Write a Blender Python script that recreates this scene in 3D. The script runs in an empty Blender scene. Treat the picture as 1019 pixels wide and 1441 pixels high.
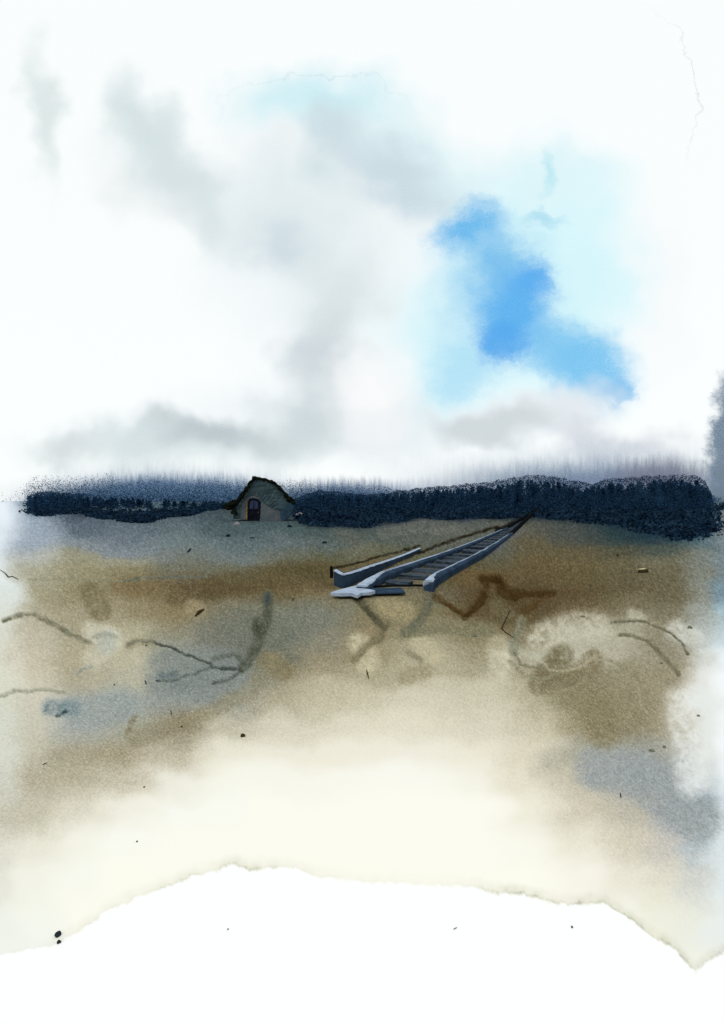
import bpy, bmesh, math, random
import numpy as np
from mathutils import Vector, Matrix
random.seed(7)
R = math.radians
sc = bpy.context.scene
COL = sc.collection

# ---------------------------------------------------------------- measuring
CX, HY, F, H = 509.5, 705.0, 800.0, 2.0          # horizon row, focal length (px of the photo), eye height
def D_at(y): return F * H / (y - HY)
def gp(x, y, z=0.0):
    """ground point seen at x, y of the photo"""
    d = D_at(y)
    return Vector(((x - CX) / F * d, d, z))
def lin1(c):
    c = c / 255.0
    return c / 12.92 if c <= 0.04045 else ((c + 0.055) / 1.055) ** 2.4
def lin(c): return tuple(lin1(v) for v in c)
E = 1.16                                           # daylight on level ground
def alb(c, k=1.0): return tuple(min(0.88, v * k / E) for v in lin(c)) + (1,)

# ---------------------------------------------------------------- noise (numpy)
class Noise:
    def __init__(s, seed):
        s.t = np.random.RandomState(seed).rand(256, 256)
    def __call__(s, x, y):
        xi = np.floor(x).astype(int); yi = np.floor(y).astype(int)
        fx = x - xi; fy = y - yi
        fx = fx * fx * (3 - 2 * fx); fy = fy * fy * (3 - 2 * fy)
        a = s.t[xi % 256, yi % 256]; b = s.t[(xi + 1) % 256, yi % 256]
        c = s.t[xi % 256, (yi + 1) % 256]; d = s.t[(xi + 1) % 256, (yi + 1) % 256]
        return (a + (b - a) * fx) * (1 - fy) + (c + (d - c) * fx) * fy
    def fbm(s, x, y, o=4, r=0.5):
        v = 0; w = 1; t = 0
        for i in range(o):
            v = v + w * s(x * 2 ** i + 17.3 * i, y * 2 ** i + 5.1 * i); t += w; w *= r
        return v / t - 0.5

# ---------------------------------------------------------------- objects
def tag(o, label, cat, group=None, kind=None):
    if label: o['label'] = label
    if cat: o['category'] = cat
    if group: o['group'] = group
    if kind: o['kind'] = kind
    return o
def obj(name, bm, mats, parent=None, smooth=False, loc=None):
    me = bpy.data.meshes.new(name)
    bm.normal_update(); bm.to_mesh(me); bm.free()
    if not isinstance(mats, (list, tuple)): mats = [mats]
    for m in mats: me.materials.append(m)
    if smooth:
        for p in me.polygons: p.use_smooth = True
    o = bpy.data.objects.new(name, me); COL.objects.link(o)
    if parent: o.parent = parent
    if loc is not None: o.location = loc
    return o
def thing(name, loc, rz, label, cat, group=None):
    o = bpy.data.objects.new(name, None); COL.objects.link(o)
    o.location = loc; o.rotation_euler = (0, 0, rz); o.empty_display_size = 0.2
    return tag(o, label, cat, group)
def mesh_np(name, V, Fc, mat, k=4):
    me = bpy.data.meshes.new(name)
    n = len(Fc)
    me.vertices.add(len(V)); me.vertices.foreach_set('co', V.astype(np.float32).ravel())
    me.loops.add(n * k); me.loops.foreach_set('vertex_index', Fc.astype(np.int32).ravel())
    me.polygons.add(n); me.polygons.foreach_set('loop_start', np.arange(0, n * k, k, dtype=np.int32))
    me.update(calc_edges=True); me.validate()
    me.materials.append(mat)
    o = bpy.data.objects.new(name, me); COL.objects.link(o)
    return o

# ---------------------------------------------------------------- materials
def material(name, c, var=0.35, scale=6.0, rough=0.85, bump=0.3, stretch=(1, 1, 1), c2=None, bscale=None):
    m = bpy.data.materials.new(name); m.use_nodes = True
    nt = m.node_tree; N = nt.nodes; L = nt.links
    b = N['Principled BSDF']; b.inputs['Roughness'].default_value = rough
    b.inputs['Specular IOR Level'].default_value = 0.0
    tc = N.new('ShaderNodeTexCoord'); mp = N.new('ShaderNodeMapping'); mp.inputs['Scale'].default_value = stretch
    L.new(tc.outputs['Object'], mp.inputs['Vector'])
    n = N.new('ShaderNodeTexNoise'); n.inputs['Scale'].default_value = scale; n.inputs['Detail'].default_value = 8; n.inputs['Roughness'].default_value = 0.68
    L.new(mp.outputs[0], n.inputs['Vector'])
    r = N.new('ShaderNodeValToRGB')
    d = tuple(v * (1 - var) for v in c[:3]) + (1,)
    l = c2 if c2 else tuple(min(0.9, v * (1 + var)) for v in c[:3]) + (1,)
    r.color_ramp.elements[0].position = 0.36; r.color_ramp.elements[0].color = d
    r.color_ramp.elements[1].position = 0.64; r.color_ramp.elements[1].color = l
    L.new(n.outputs['Fac'], r.inputs[0]); L.new(r.outputs[0], b.inputs['Base Color'])
    if bump:
        bp = N.new('ShaderNodeBump'); bp.inputs['Strength'].default_value = bump; bp.inputs['Distance'].default_value = 0.03
        L.new(n.outputs['Fac'], bp.inputs['Height']); L.new(bp.outputs[0], b.inputs['Normal'])
    return m

# ================================================================ GROUND
XS = [0, 50, 110, 180, 250, 320, 390, 460, 530, 600, 670, 740, 810, 880, 940, 985, 1019]
GRID = [
(715, [(228,234,242),(130,145,168),(55,70,95),(60,72,100),(60,75,95),(60,75,85),(45,55,70),(20,25,40),(20,28,48),(22,30,50),(22,30,55),(25,35,50),(25,38,55),(35,50,62),(40,55,70),(90,98,105),(110,120,130)]),
(745, [(216,224,232),(150,164,184),(92,105,125),(95,108,125),(92,108,120),(72,92,102),(70,90,98),(70,88,90),(74,86,84),(86,92,86),(88,94,86),(92,92,78),(74,80,74),(38,62,72),(28,53,78),(50,80,110),(110,120,128)]),
(765, [(216,224,232),(155,166,182),(128,138,148),(125,135,145),(110,125,132),(95,110,118),(95,108,112),(90,102,100),(84,95,88),(92,97,86),(96,98,84),(104,91,60),(104,91,60),(88,85,63),(76,86,76),(90,112,125),(115,128,138)]),
(785, [(215,222,225),(180,182,175),(155,150,122),(150,145,120),(118,125,122),(108,118,118),(108,112,98),(100,100,72),(100,100,75),(100,98,72),(100,92,62),(109,91,55),(109,93,57),(109,97,66),(113,107,81),(120,128,122),(120,135,145)]),
(805, [(220,226,225),(170,164,138),(152,142,108),(140,128,92),(116,116,96),(110,108,84),(104,92,60),(102,86,50),(106,92,60),(105,95,60),(110,88,50),(104,85,51),(106,91,55),(106,94,63),(113,103,72),(128,130,116),(112,132,146)]),
(830, [(215,220,215),(167,157,126),(150,138,102),(135,115,75),(118,98,66),(110,88,52),(112,94,58),(130,110,72),(120,112,85),(118,108,80),(98,78,46),(92,74,42),(102,81,48),(104,91,60),(115,103,72),(138,140,126),(120,145,165)]),
(860, [(215,218,208),(178,168,142),(170,158,128),(150,135,100),(145,125,85),(130,122,95),(120,120,98),(130,128,108),(135,122,85),(130,118,82),(106,86,52),(102,84,50),(118,98,65),(125,112,80),(130,120,90),(168,174,168),(162,186,200)]),
(890, [(212,212,198),(192,184,160),(170,160,130),(180,172,142),(148,140,112),(125,125,110),(115,118,100),(140,135,112),(150,132,95),(145,135,102),(135,122,88),(125,108,72),(165,158,132),(180,175,150),(150,140,112),(195,200,195),(200,215,225)]),
(920, [(215,212,196),(200,190,168),(180,168,138),(190,182,155),(148,150,135),(128,135,128),(118,118,98),(155,142,112),(160,145,108),(175,165,135),(160,148,115),(185,180,155),(195,190,168),(180,172,148),(155,145,118),(210,212,205),(232,238,240)]),
(950, [(218,215,198),(205,196,172),(178,168,140),(185,180,155),(135,142,135),(135,142,135),(150,140,110),(165,152,120),(180,170,138),(185,175,145),(175,165,135),(170,160,130),(145,132,98),(155,145,115),(160,148,118),(225,225,220),(240,244,245)]),
(980, [(215,215,198),(208,202,182),(178,180,168),(165,170,160),(150,155,148),(160,160,145),(178,167,138),(195,185,155),(205,195,168),(212,204,180),(205,196,170),(185,175,145),(150,138,102),(155,142,108),(172,160,130),(228,230,225),(242,245,246)]),
(1020,[(215,216,200),(205,200,180),(172,175,168),(170,168,148),(155,142,112),(198,190,165),(218,210,188),(222,214,192),(225,218,196),(225,218,196),(220,212,190),(205,195,168),(158,145,108),(155,142,108),(180,168,140),(230,232,228),(244,246,247)]),
(1060,[(218,218,204),(200,194,172),(178,168,140),(175,162,132),(200,190,165),(235,230,212),(238,232,216),(240,234,218),(240,234,218),(240,235,220),(238,232,214),(225,215,192),(180,175,155),(165,165,152),(178,175,160),(228,230,225),(244,246,247)]),
(1100,[(212,210,195),(190,180,155),(188,178,150),(205,196,172),(238,234,220),(248,246,234),(248,246,235),(249,247,236),(250,248,238),(250,248,238),(246,243,230),(232,224,204),(200,192,170),(158,165,165),(165,170,168),(215,220,218),(240,243,244)]),
(1140,[(205,198,178),(205,198,175),(222,215,196),(242,238,224),(250,249,240),(250,249,240),(253,250,239),(253,250,239),(253,250,239),(253,250,239),(253,250,239),(240,235,218),(212,202,180),(195,188,170),(165,172,178),(160,172,182),(215,225,230)]),
(1190,[(220,215,200),(236,232,216),(246,243,230),(250,249,240),(253,250,239),(253,250,239),(253,250,239),(253,250,239),(253,250,239),(253,250,239),(253,250,239),(250,247,235),(236,230,212),(218,208,188),(205,200,190),(185,195,200),(220,228,230)]),
(1235,[(232,230,218),(244,242,230),(249,248,238)] + [(253,250,238)]*8 + [(253,250,238),(248,244,232),(236,230,214),(228,222,204),(215,215,208),(225,232,232)]),
(1300,[(240,241,232),(246,246,236),(253,250,238)] + [(253,250,238)]*10 + [(247,246,234),(240,238,222),(236,236,224),(235,238,234)]),
(1380,[(246,248,242)]*2 + [(253,250,238)]*13 + [(244,244,234),(238,240,234)]),
]
YS = np.array([g[0] for g in GRID], float)
GC = np.array([g[1] for g in GRID], float)
# dark heath: its near edge
HB = [(-60,704),(20,704),(40,724),(70,726),(110,722),(150,730),(200,736),(240,728),(300,716),(335,714),(405,716),(430,738),(470,742),(510,744),(540,738),(590,729),(650,732),(700,731),(770,731),(820,735),(860,741),(900,749),(950,759),(985,761),(1003,752),(1012,722),(1100,712)]
RIM = [(-40,1350),(60,1333),(85,1328),(110,1310),(150,1283),(200,1262),(240,1246),(290,1229),(330,1218),(352,1226),(395,1220),(440,1232),(500,1241),(600,1246),(680,1250),(700,1256),(770,1268),(800,1273),(850,1273),(880,1291),(920,1321),(950,1336),(978,1368),(996,1352),(1060,1330)]
ST = []   # washes: points, half width, edge softness, colour, opacity, depth of relief
def st(p, w, s, c, o, d=0.0): ST.append((p, w, s, c, o, d))
# broad pools
st([(240,945),(300,955)], 24, 22, (128,138,136), .45)
st([(120,1000),(170,995)], 14, 22, (150,160,162), .5)
st([(70,995),(105,995)], 5, 12, (115,138,150), .6)
st([(330,880),(360,900),(440,870)], 14, 22, (112,118,106), .4)
st([(410,865),(480,850)], 12, 16, (128,130,112), .35)
st([(840,1080),(900,1090),(935,1125),(985,1155)], 20, 22, (160,167,168), .65)
st([(250,840),(330,822),(400,815),(460,812)], 8, 14, (98,82,48), .55)
st([(400,800),(450,805)], 5, 10, (88,80,48), .4)
st([(130,835),(140,860)], 9, 14, (122,106,68), .5)
st([(170,825),(240,835)], 8, 12, (126,104,62), .35)
# pale dried flats
st([(130,888),(160,898),(130,925)], 8, 14, (205,200,178), .6)
st([(150,900),(150,905)], 6, 14, (178,182,168), .7)
st([(760,895),(800,882),(840,880)], 12, 18, (200,195,172), .65)
st([(700,905),(705,940)], 8, 14, (205,198,172), .7)
st([(505,905),(520,935)], 8, 14, (205,194,160), .65)
st([(590,905),(610,925)], 6, 14, (200,188,150), .5)
st([(270,855),(280,858)], 5, 10, (172,152,112), .6)
st([(900,870),(890,862)], 3, 9, (190,184,160), .6)
st([(545,850),(570,862)], 8, 14, (172,155,112), .6)
st([(950,885),(975,895)], 6, 16, (212,214,204), .6)
st([(960,990),(975,1100)], 10, 26, (236,238,235), .55)
# standing rusty soil
st([(770,950),(790,925)], 12, 12, (126,114,80), .7)
st([(760,965),(810,955),(835,930)], 10, 12, (134,120,84), .6)
st([(840,1000),(850,1030)], 14, 20, (146,132,94), .6)
st([(570,955),(600,945)], 5, 12, (158,144,108), .5)
st([(375,930),(400,945)], 9, 12, (140,124,84), .6)
st([(390,925),(350,975),(280,1010),(190,1040)], 6, 12, (150,136,100), .4)
st([(640,885),(700,900)], 8, 14, (150,136,98), .4)
# rills and drains
st([(5,872),(25,865),(48,865),(75,878),(100,892),(125,900)], 2.0, 4, (126,122,94), .75, .02)
st([(0,977),(25,970),(60,968),(92,971)], 1.6, 4, (152,152,128), .6, .02)
st([(108,945),(115,938),(130,935)], 1.2, 3, (150,156,146), .6, .01)
st([(130,893),(150,890),(165,893)], 1.2, 4, (150,154,140), .5, .01)
st([(180,902),(215,899),(235,907),(262,919),(285,928),(300,937),(342,942)], 1.5, 3, (72,80,72), .85, .03)
st([(180,903),(215,901)], 4, 5, (150,140,108), .6)
st([(300,937),(282,946),(250,955),(222,958)], 1.0, 3, (92,100,94), .7, .02)
st([(342,942),(325,955),(300,962)], 1.5, 4, (84,90,80), .7, .02)
st([(300,926),(330,920),(345,930)], 2, 5, (92,98,86), .6, .01)
st([(378,838),(376,862),(368,885),(362,905),(352,925),(342,940)], 5.5, 7, (84,88,70), .75, .04)
st([(378,835),(377,846)], 2.5, 4, (58,74,84), .7)
st([(362,875),(366,888)], 7, 6, (72,76,58), .6)
st([(505,842),(518,858),(532,872),(544,882)], 4, 5, (82,78,54), .75, .04)
st([(544,880),(535,895),(512,912),(500,928)], 4, 7, (116,104,72), .6, .02)
st([(575,918),(592,930)], 2, 5, (140,130,98), .6, .01)
st([(607,836),(603,852),(592,872),(572,890)], 4, 7, (98,100,80), .65, .04)
st([(572,890),(620,884),(660,886),(690,884)], 5, 8, (124,120,88), .6, .02)
st([(612,837),(632,848),(655,866),(660,862)], 2, 5, (78,54,20), .75, .03)
st([(655,865),(672,848),(680,836),(684,820),(678,811),(698,812)], 3.5, 6, (70,48,18), .8, .05)
st([(624,862),(660,866)], 1.5, 4, (120,98,60), .6)
st([(698,815),(708,828),(722,834)], 7, 8, (64,42,14), .75, .04)
st([(722,832),(748,833),(778,833)], 2.6, 5, (74,50,18), .8, .04)
st([(768,836),(752,850),(738,858)], 3, 6, (88,64,28), .7, .03)
st([(700,850),(712,862)], 7, 9, (120,108,74), .5)
st([(733,872),(727,895),(722,915)], 6, 7, (140,140,114), .6, .02)
st([(722,915),(732,935),(755,940)], 1.2, 3, (118,116,86), .6, .02)
st([(716,930),(735,950),(760,958),(790,948)], 2.5, 4, (150,144,112), .6)
st([(758,928),(775,943),(800,946),(825,936),(838,924)], 1.4, 3, (196,186,156), .45)
st([(790,974),(805,972),(822,960),(828,945)], 1.6, 3, (180,170,138), .35)
st([(862,874),(880,872),(905,872),(930,880),(950,895),(962,908),(968,920)], .9, 2.5, (108,104,76), .85, .02)
st([(872,893),(890,892),(908,900),(924,914),(940,932),(955,950)], 1.8, 4, (118,110,78), .75, .02)
st([(842,922),(868,932),(892,946),(905,968),(915,990)], 1.6, 4, (150,140,108), .6, .01)
st([(850,945),(880,950),(900,965),(905,1000),(920,1012)], 1.2, 3, (178,168,136), .3)
st([(170,818),(200,816),(240,813),(290,815)], .8, 3, (98,108,96), .6, .01)
st([(40,816),(110,817),(170,818)], .6, 3, (142,138,110), .5)
st([(80,1007),(92,1000)], 1.2, 3, (56,82,92), .75, .01)
st([(68,992),(64,1000)], .8, 3, (86,110,122), .6)
st([(190,1010),(180,1030)], 1.2, 5, (136,122,86), .6)
st([(225,950),(245,948)], 2, 6, (98,112,120), .5)
st([(496,776),(520,772)], 4, 14, (116,112,92), .45)
st([(540,748),(600,740),(640,742)], 5, 9, (112,112,100), .45)
st([(480,750),(500,757)], 5, 10, (96,98,84), .5)
# dark soil and painted grass shadow along the rails
st([(700,772),(716,760),(734,746)], 5, 4, (98,100,100), .6)
st([(466,801),(500,793),(540,782.5),(590,768)], 1.6, 2, (40,34,18), .8)
st([(516,812),(548,795),(583,780.5),(623,765),(663,752.5),(700,740.5)], 2, 2, (36,30,16), .8)  # grass shadow at the left rail's outer edge, put into the ground colour
st([(500,830),(520,812),(548,800)], 3, 5, (84,66,26), .7)
st([(530,826),(575,805),(640,775)], 4, 6, (86,84,52), .6)
st([(700,746),(722,737),(742,725),(757,716),(771,707.5)], 5.5, 2, (22,22,18), .8)

def pixel_of(X, Y):
    Yc = np.maximum(Y, 1.0)
    return CX + F * X / Yc, HY + F * H / Yc
nA, nB, nC, nD = Noise(1), Noise(2), Noise(3), Noise(4)
def paint(X, Y):
    x, y = pixel_of(X, Y)
    x = np.clip(x, -700, 1719); y = np.minimum(y, 1600)
    w = np.clip((y - HY) / 60, 0.12, 1)                # finer bleeding far away
    wx = x + w * (70 * nA.fbm(x / 90, y / 60, 4, .6)); wy = y + w * (46 * nB.fbm(x / 90, y / 60, 4, .6))
    # grid of wash colours
    gx = np.clip(np.interp(wx, XS, np.arange(len(XS))), 0, len(XS) - 1.001)
    gy = np.clip(np.interp(wy, YS, np.arange(len(YS))), 0, len(YS) - 1.001)
    i = gx.astype(int); j = gy.astype(int); fx = (gx - i)[..., None]; fy = (gy - j)[..., None]
    fx = fx * fx * (3 - 2 * fx); fy = fy * fy * (3 - 2 * fy)
    c = (GC[j, i] * (1 - fx) + GC[j, i + 1] * fx) * (1 - fy) + (GC[j + 1, i] * (1 - fx) + GC[j + 1, i + 1] * fx) * fy
    sx = x + w * 9 * nC.fbm(x / 22, y / 22, 5, .7); sy = y + w * 9 * nD.fbm(x / 22, y / 22, 5, .7)
    patch = np.clip(1.1 + 2.0 * nB.fbm(x / 7 + 50, y / 7, 4, .75), .35, 1.4)
    z = np.zeros_like(x)
    for p, hw, so, col, op, dep in ST:
        x0 = min(a[0] for a in p) - hw - so - 14; x1 = max(a[0] for a in p) + hw + so + 14
        y0 = min(a[1] for a in p) - hw - so - 14; y1 = max(a[1] for a in p) + hw + so + 14
        k = np.nonzero((x > x0) & (x < x1) & (y > y0) & (y < y1))
        if len(k[0]) == 0: continue
        a, b = sx[k], sy[k]; d = np.full(a.shape, 1e9)
        for (ax, ay), (bx, by) in zip(p[:-1], p[1:]):
            dx, dy = bx - ax, by - ay; t = np.clip(((a - ax) * dx + (b - ay) * dy) / (dx * dx + dy * dy + 1e-6), 0, 1)
            d = np.minimum(d, np.hypot(a - ax - t * dx, b - ay - t * dy))
        if so < 9: hw = hw * .55; so = so * (.85 if so < 5 else 1.15)
        m = np.clip(1 - (d - hw) / so, 0, 1); m = m * m * (3 - 2 * m)
        m = m * patch[k]
        mo = np.clip(m * op, 0, 1)[:, None]
        c[k] = c[k] * (1 - mo) + np.array(col) * mo
        if dep: z[k] -= m * dep * .5
    # dark heath soil
    hb = np.interp(x, [a[0] for a in HB], [a[1] for a in HB])
    q = y + 7 * nC.fbm(x / 9, y / 9, 4, .7) + 9 * nA.fbm(x / 40, y / 20, 3)
    soft = np.interp(x, [0, 320, 420, 620, 700, 800, 1000], [16, 10, 16, 12, 9, 14, 24])
    m = np.clip((hb + soft * .35 - q) / soft, 0, 1)[..., None]
    hc = np.stack([np.interp(x, [0, 50, 100, 170, 240, 330, 420, 620, 660, 700, 900, 985, 1030], v) for v in
        ([190,80,44,84,70,56,20,22,28,24,26,30,105],[200,104,66,104,96,80,32,38,38,42,58,72,118],[215,134,92,126,116,96,46,62,84,58,78,104,130])], -1)
    c = c * (1 - m) + hc * m
    # crust edge of the pale foreground
    rb = np.interp(x, [a[0] for a in RIM], [a[1] for a in RIM])
    q = y + 10 * nC.fbm(x / 9, y / 9, 4, .8) + 10 * nD.fbm(x / 30, y / 30, 3)
    below = np.clip((q - rb) / 2.0, 0, 1)[..., None]
    c = c * (1 - below) + 255 * below
    dd = rb - q
    op = np.interp(x, [0, 90, 300, 350, 420, 480, 640, 700, 960, 1019], [.05, .3, .6, .8, .4, .12, .15, .8, 1, .8]) * (0.5 + 1.0 * nA(x / 12, y / 12))
    line = np.exp(-np.abs(dd - 1.6) / 1.6) * .85 + np.clip(1 - np.abs(dd - 7) / 11, 0, 1) * .3
    c = c + (np.array([196,194,168]) - c) * np.clip(.75 * line * op * (dd > -2), 0, 1)[..., None]
    # crumbly grains in the dark soils
    dk = np.clip((235 - c.mean(-1, keepdims=True)) / 140, 0, 1)
    c = np.clip(c, 3, 255)
    g = c.mean(-1, keepdims=True)
    c = g + (c - g) * (.76 + .24 * np.clip(1 - dk, 0, 1))
    c = c * (1 - .04 * dk)
    warm = np.clip((c[..., :1] - c[..., 2:]) / 50, 0, 1) * dk
    cool = np.clip((c[..., 2:] - c[..., :1]) / 30, 0, 1) * dk
    c = c * (1 + warm * np.array([-.015, .005, .02]) + cool * np.array([0, .01, -.05]))
    l = np.where(c / 255 <= .04045, c / 255 / 12.92, ((c / 255 + .055) / 1.055) ** 2.4)
    rg = np.random.RandomState(5).normal(size=x.shape)                      # coarse soil crumbs
    rg = np.clip(rg, -2.2, 2.2)[..., None]
    l = l * np.exp(rg * .23 * dk)
    e = np.interp(y, [720, 900, 1060, 1300], [E, E + .02, E + .09, E + .09])[..., None]
    return np.minimum(l / e, .88), z, x, y

az = np.concatenate([np.arange(-34.5, 34.5001, 0.1), np.arange(37, 324, 3.0)]) * math.pi / 180
ypx = np.concatenate([[705.2, 705.5], np.concatenate([np.arange(706, 1200, 1.35), np.arange(1200, 1500, 1.7)])])
rr = np.concatenate([F * H / (ypx - HY), [1.9, 1.5, 1.1, .7, .35]])
AZ, RR = np.meshgrid(az, rr)
GX = RR * np.sin(AZ); GY = RR * np.cos(AZ)
colr, zr, px_, py_ = paint(GX, GY)
amp = np.clip(1 - (GY - 25) / 25, 0, 1)
relief = (0.05 * nA.fbm(GX / 1.3 + 40, GY / 1.9 + 40, 4, .5) + 0.10 * nB.fbm(GX / 5 + 9, GY / 6 + 9, 3, .5)) * amp
nearflat = np.clip((RR - 2.0) / 6.0, 0.15, 1)
GZ = relief * nearflat + zr * np.clip(GY / 10, .5, 2)
nr, na = GX.shape
V = np.stack([GX, GY, GZ], -1).reshape(-1, 3)
V = np.vstack([V, [[0, 0, 0]]])
ii, jj = np.meshgrid(np.arange(nr - 1), np.arange(na), indexing='ij')
j2 = (jj + 1) % na
Fc = np.stack([ii * na + jj, (ii + 1) * na + jj, (ii + 1) * na + j2, ii * na + j2], -1).reshape(-1, 4)
def height(X, Y):
    r = math.hypot(X, Y); a = math.atan2(X, Y)
    i = int(np.argmin(np.abs(rr - r))); j = int(np.argmin(np.abs(az - a)))
    return float(GZ[i, j])

gm = bpy.data.materials.new('ground_soil'); gm.use_nodes = True
N = gm.node_tree.nodes; L = gm.node_tree.links; b = N['Principled BSDF']
b.inputs['Roughness'].default_value = .95; b.inputs['Specular IOR Level'].default_value = 0
at_ = N.new('ShaderNodeAttribute'); at_.attribute_name = 'soil'
tc = N.new('ShaderNodeTexCoord'); mp = N.new('ShaderNodeMapping'); mp.inputs['Scale'].default_value = (1, .35, 1)
L.new(tc.outputs['Object'], mp.inputs['Vector'])
n1 = N.new('ShaderNodeTexNoise'); n1.inputs['Scale'].default_value = 60; n1.inputs['Detail'].default_value = 12; n1.inputs['Roughness'].default_value = .9
L.new(mp.outputs[0], n1.inputs['Vector'])
n2 = N.new('ShaderNodeTexNoise'); n2.inputs['Scale'].default_value = 120; n2.inputs['Detail'].default_value = 6; n2.inputs['Roughness'].default_value = .8
L.new(mp.outputs[0], n2.inputs['Vector'])
def mth(op, a, b_=None, c_=None, clamp=False):
    m = N.new('ShaderNodeMath'); m.operation = op; m.use_clamp = clamp
    for k, v in enumerate((a, b_, c_)):
        if v is None: continue
        if isinstance(v, (int, float)): m.inputs[k].default_value = v
        else: L.new(v, m.inputs[k])
    return m.outputs[0]
lum = N.new('ShaderNodeRGBToBW'); L.new(at_.outputs['Color'], lum.inputs[0])
dark = mth('SUBTRACT', 1.0, mth('MULTIPLY', lum.outputs[0], 1.45), clamp=True)
gr = mth('ADD', mth('SUBTRACT', n1.outputs['Fac'], .5), mth('MULTIPLY', mth('SUBTRACT', n2.outputs['Fac'], .5), .8))
fac = mth('ADD', 1.0, mth('MULTIPLY', mth('MULTIPLY', gr, dark), 2.6))
fac = mth('MAXIMUM', fac, .15)
vm = N.new('ShaderNodeVectorMath'); vm.operation = 'SCALE'; L.new(at_.outputs['Color'], vm.inputs[0]); L.new(fac, vm.inputs['Scale'])
L.new(vm.outputs[0], b.inputs['Base Color'])
bp = N.new('ShaderNodeBump'); bp.inputs['Strength'].default_value = .35; bp.inputs['Distance'].default_value = .02
L.new(mth('MULTIPLY', gr, dark), bp.inputs['Height']); L.new(bp.outputs[0], b.inputs['Normal'])
ground = mesh_np('ground', V, Fc, gm)
tri = bmesh.new(); tri.from_mesh(ground.data); tri.verts.ensure_lookup_table()
c0 = tri.verts[nr * na]
for j in range(na):
    tri.faces.new((tri.verts[(nr - 1) * na + j], c0, tri.verts[(nr - 1) * na + (j + 1) % na]))
for f in tri.faces: f.smooth = True
tri.normal_update(); tri.to_mesh(ground.data); tri.free()
A = ground.data.attributes.new('soil', 'FLOAT_COLOR', 'POINT')
cc = np.ones((nr * na + 1, 4), np.float32); cc[:-1, :3] = colr.reshape(-1, 3); cc[-1, :3] = .86
A.data.foreach_set('color', cc.ravel())
ground['kind'] = 'structure'

# ================================================================ FOLIAGE MASSES
def leaves(name, P, S, mat, kind='stuff', flat=.9):
    """P centres (n,3), S sizes (n,) : one small ragged leaf-clump face each"""
    n = len(P); rs = np.random.RandomState(len(name))
    a = rs.normal(size=(n, 3)); a /= np.linalg.norm(a, axis=1)[:, None]
    b_ = rs.normal(size=(n, 3)); b_ = np.cross(a, b_); b_ /= np.linalg.norm(b_, axis=1)[:, None]
    q = rs.uniform(.45, 1, (n, 4, 1)); S = S[:, None]
    V = np.stack([P + a * S * q[:, 0], P + b_ * S * q[:, 1], P - a * S * q[:, 2], P - b_ * S * q[:, 3]], 1).reshape(-1, 3)
    V[:, 2] = np.maximum(V[:, 2], 0.02)
    o = mesh_np(name, V, np.arange(n * 4).reshape(-1, 4), mat)
    o['kind'] = kind
    return o
rs = np.random.RandomState(11)
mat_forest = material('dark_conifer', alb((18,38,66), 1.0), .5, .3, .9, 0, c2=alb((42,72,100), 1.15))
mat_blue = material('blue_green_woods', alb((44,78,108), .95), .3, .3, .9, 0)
mat_heath = material('dark_heather', alb((16,36,62), .9), .5, .3, .9, 0, c2=alb((38,60,80), .95))

# far bluish woods with an uneven top
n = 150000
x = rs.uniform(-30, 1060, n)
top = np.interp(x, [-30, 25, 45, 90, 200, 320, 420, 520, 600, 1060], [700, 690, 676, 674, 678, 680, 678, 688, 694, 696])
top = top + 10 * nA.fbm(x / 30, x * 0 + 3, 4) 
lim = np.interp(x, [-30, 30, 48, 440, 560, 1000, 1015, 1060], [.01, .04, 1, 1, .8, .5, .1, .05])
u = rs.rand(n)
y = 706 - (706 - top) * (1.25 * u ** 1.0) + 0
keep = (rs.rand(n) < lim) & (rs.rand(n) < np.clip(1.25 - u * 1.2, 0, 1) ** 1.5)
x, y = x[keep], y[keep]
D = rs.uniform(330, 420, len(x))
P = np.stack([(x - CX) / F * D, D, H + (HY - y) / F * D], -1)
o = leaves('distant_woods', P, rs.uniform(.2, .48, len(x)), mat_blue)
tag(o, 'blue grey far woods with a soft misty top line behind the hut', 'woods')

# dark ridge of conifers on the right and low dark bushes on the left
XT = [0, 38, 60, 100, 180, 260, 330, 410, 425, 450, 490, 520, 560, 600, 640, 700, 740, 765, 790, 818, 832, 850, 900, 950, 978, 992, 1004, 1080]
YT = [704, 698, 692, 694, 699, 703, 705, 704, 698, 690, 694, 697, 691, 686, 683, 677, 670, 668, 673, 679, 681, 675, 671, 669, 669, 676, 700, 702]
pts = []; sz = []
nt = 900
for i in range(nt):
    xt = rs.uniform(42, 1002)
    if 120 < xt < 400 and rs.rand() < .6: continue
    D = rs.uniform(120, 290)
    tp = np.interp(xt, XT, YT) + 4 * float(nA.fbm(np.array(xt / 14.), np.array(7.), 3))
    hgt = H + (HY - tp) / F * D
    hgt *= rs.uniform(.5, .88)
    if hgt < 1.5: hgt = rs.uniform(.8, 2.2)
    w = max(1.6, hgt * rs.uniform(.3, .6))
    if xt < 35 or xt > 1002: hgt *= .5
    m = int((170 + 34 * hgt) * (1.2 if D > 150 else 1.8))
    t = rs.rand(m) ** .8
    rad = w * np.sqrt(rs.rand(m)) * np.clip(1.08 - t * .95, .1, 1) * (.75 + .35 * np.sin(t * 23 + i))
    th = rs.rand(m) * 6.283
    c = np.array([(xt - CX) / F * D, D, 0])
    pts.append(np.stack([c[0] + rad * np.cos(th), c[1] + rad * np.sin(th), t * hgt], -1))
    sz.append(rs.uniform(.10, .34, m) * D / 200)
m = 90000
xf = rs.uniform(38, 1002, m); xf = xf[(rs.rand(m) < np.interp(xf, [30, 110, 130, 400, 425, 1000], [.9, .9, .1, .1, 1, 1]))]
m = len(xf); D = rs.uniform(118, 290, m)
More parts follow.
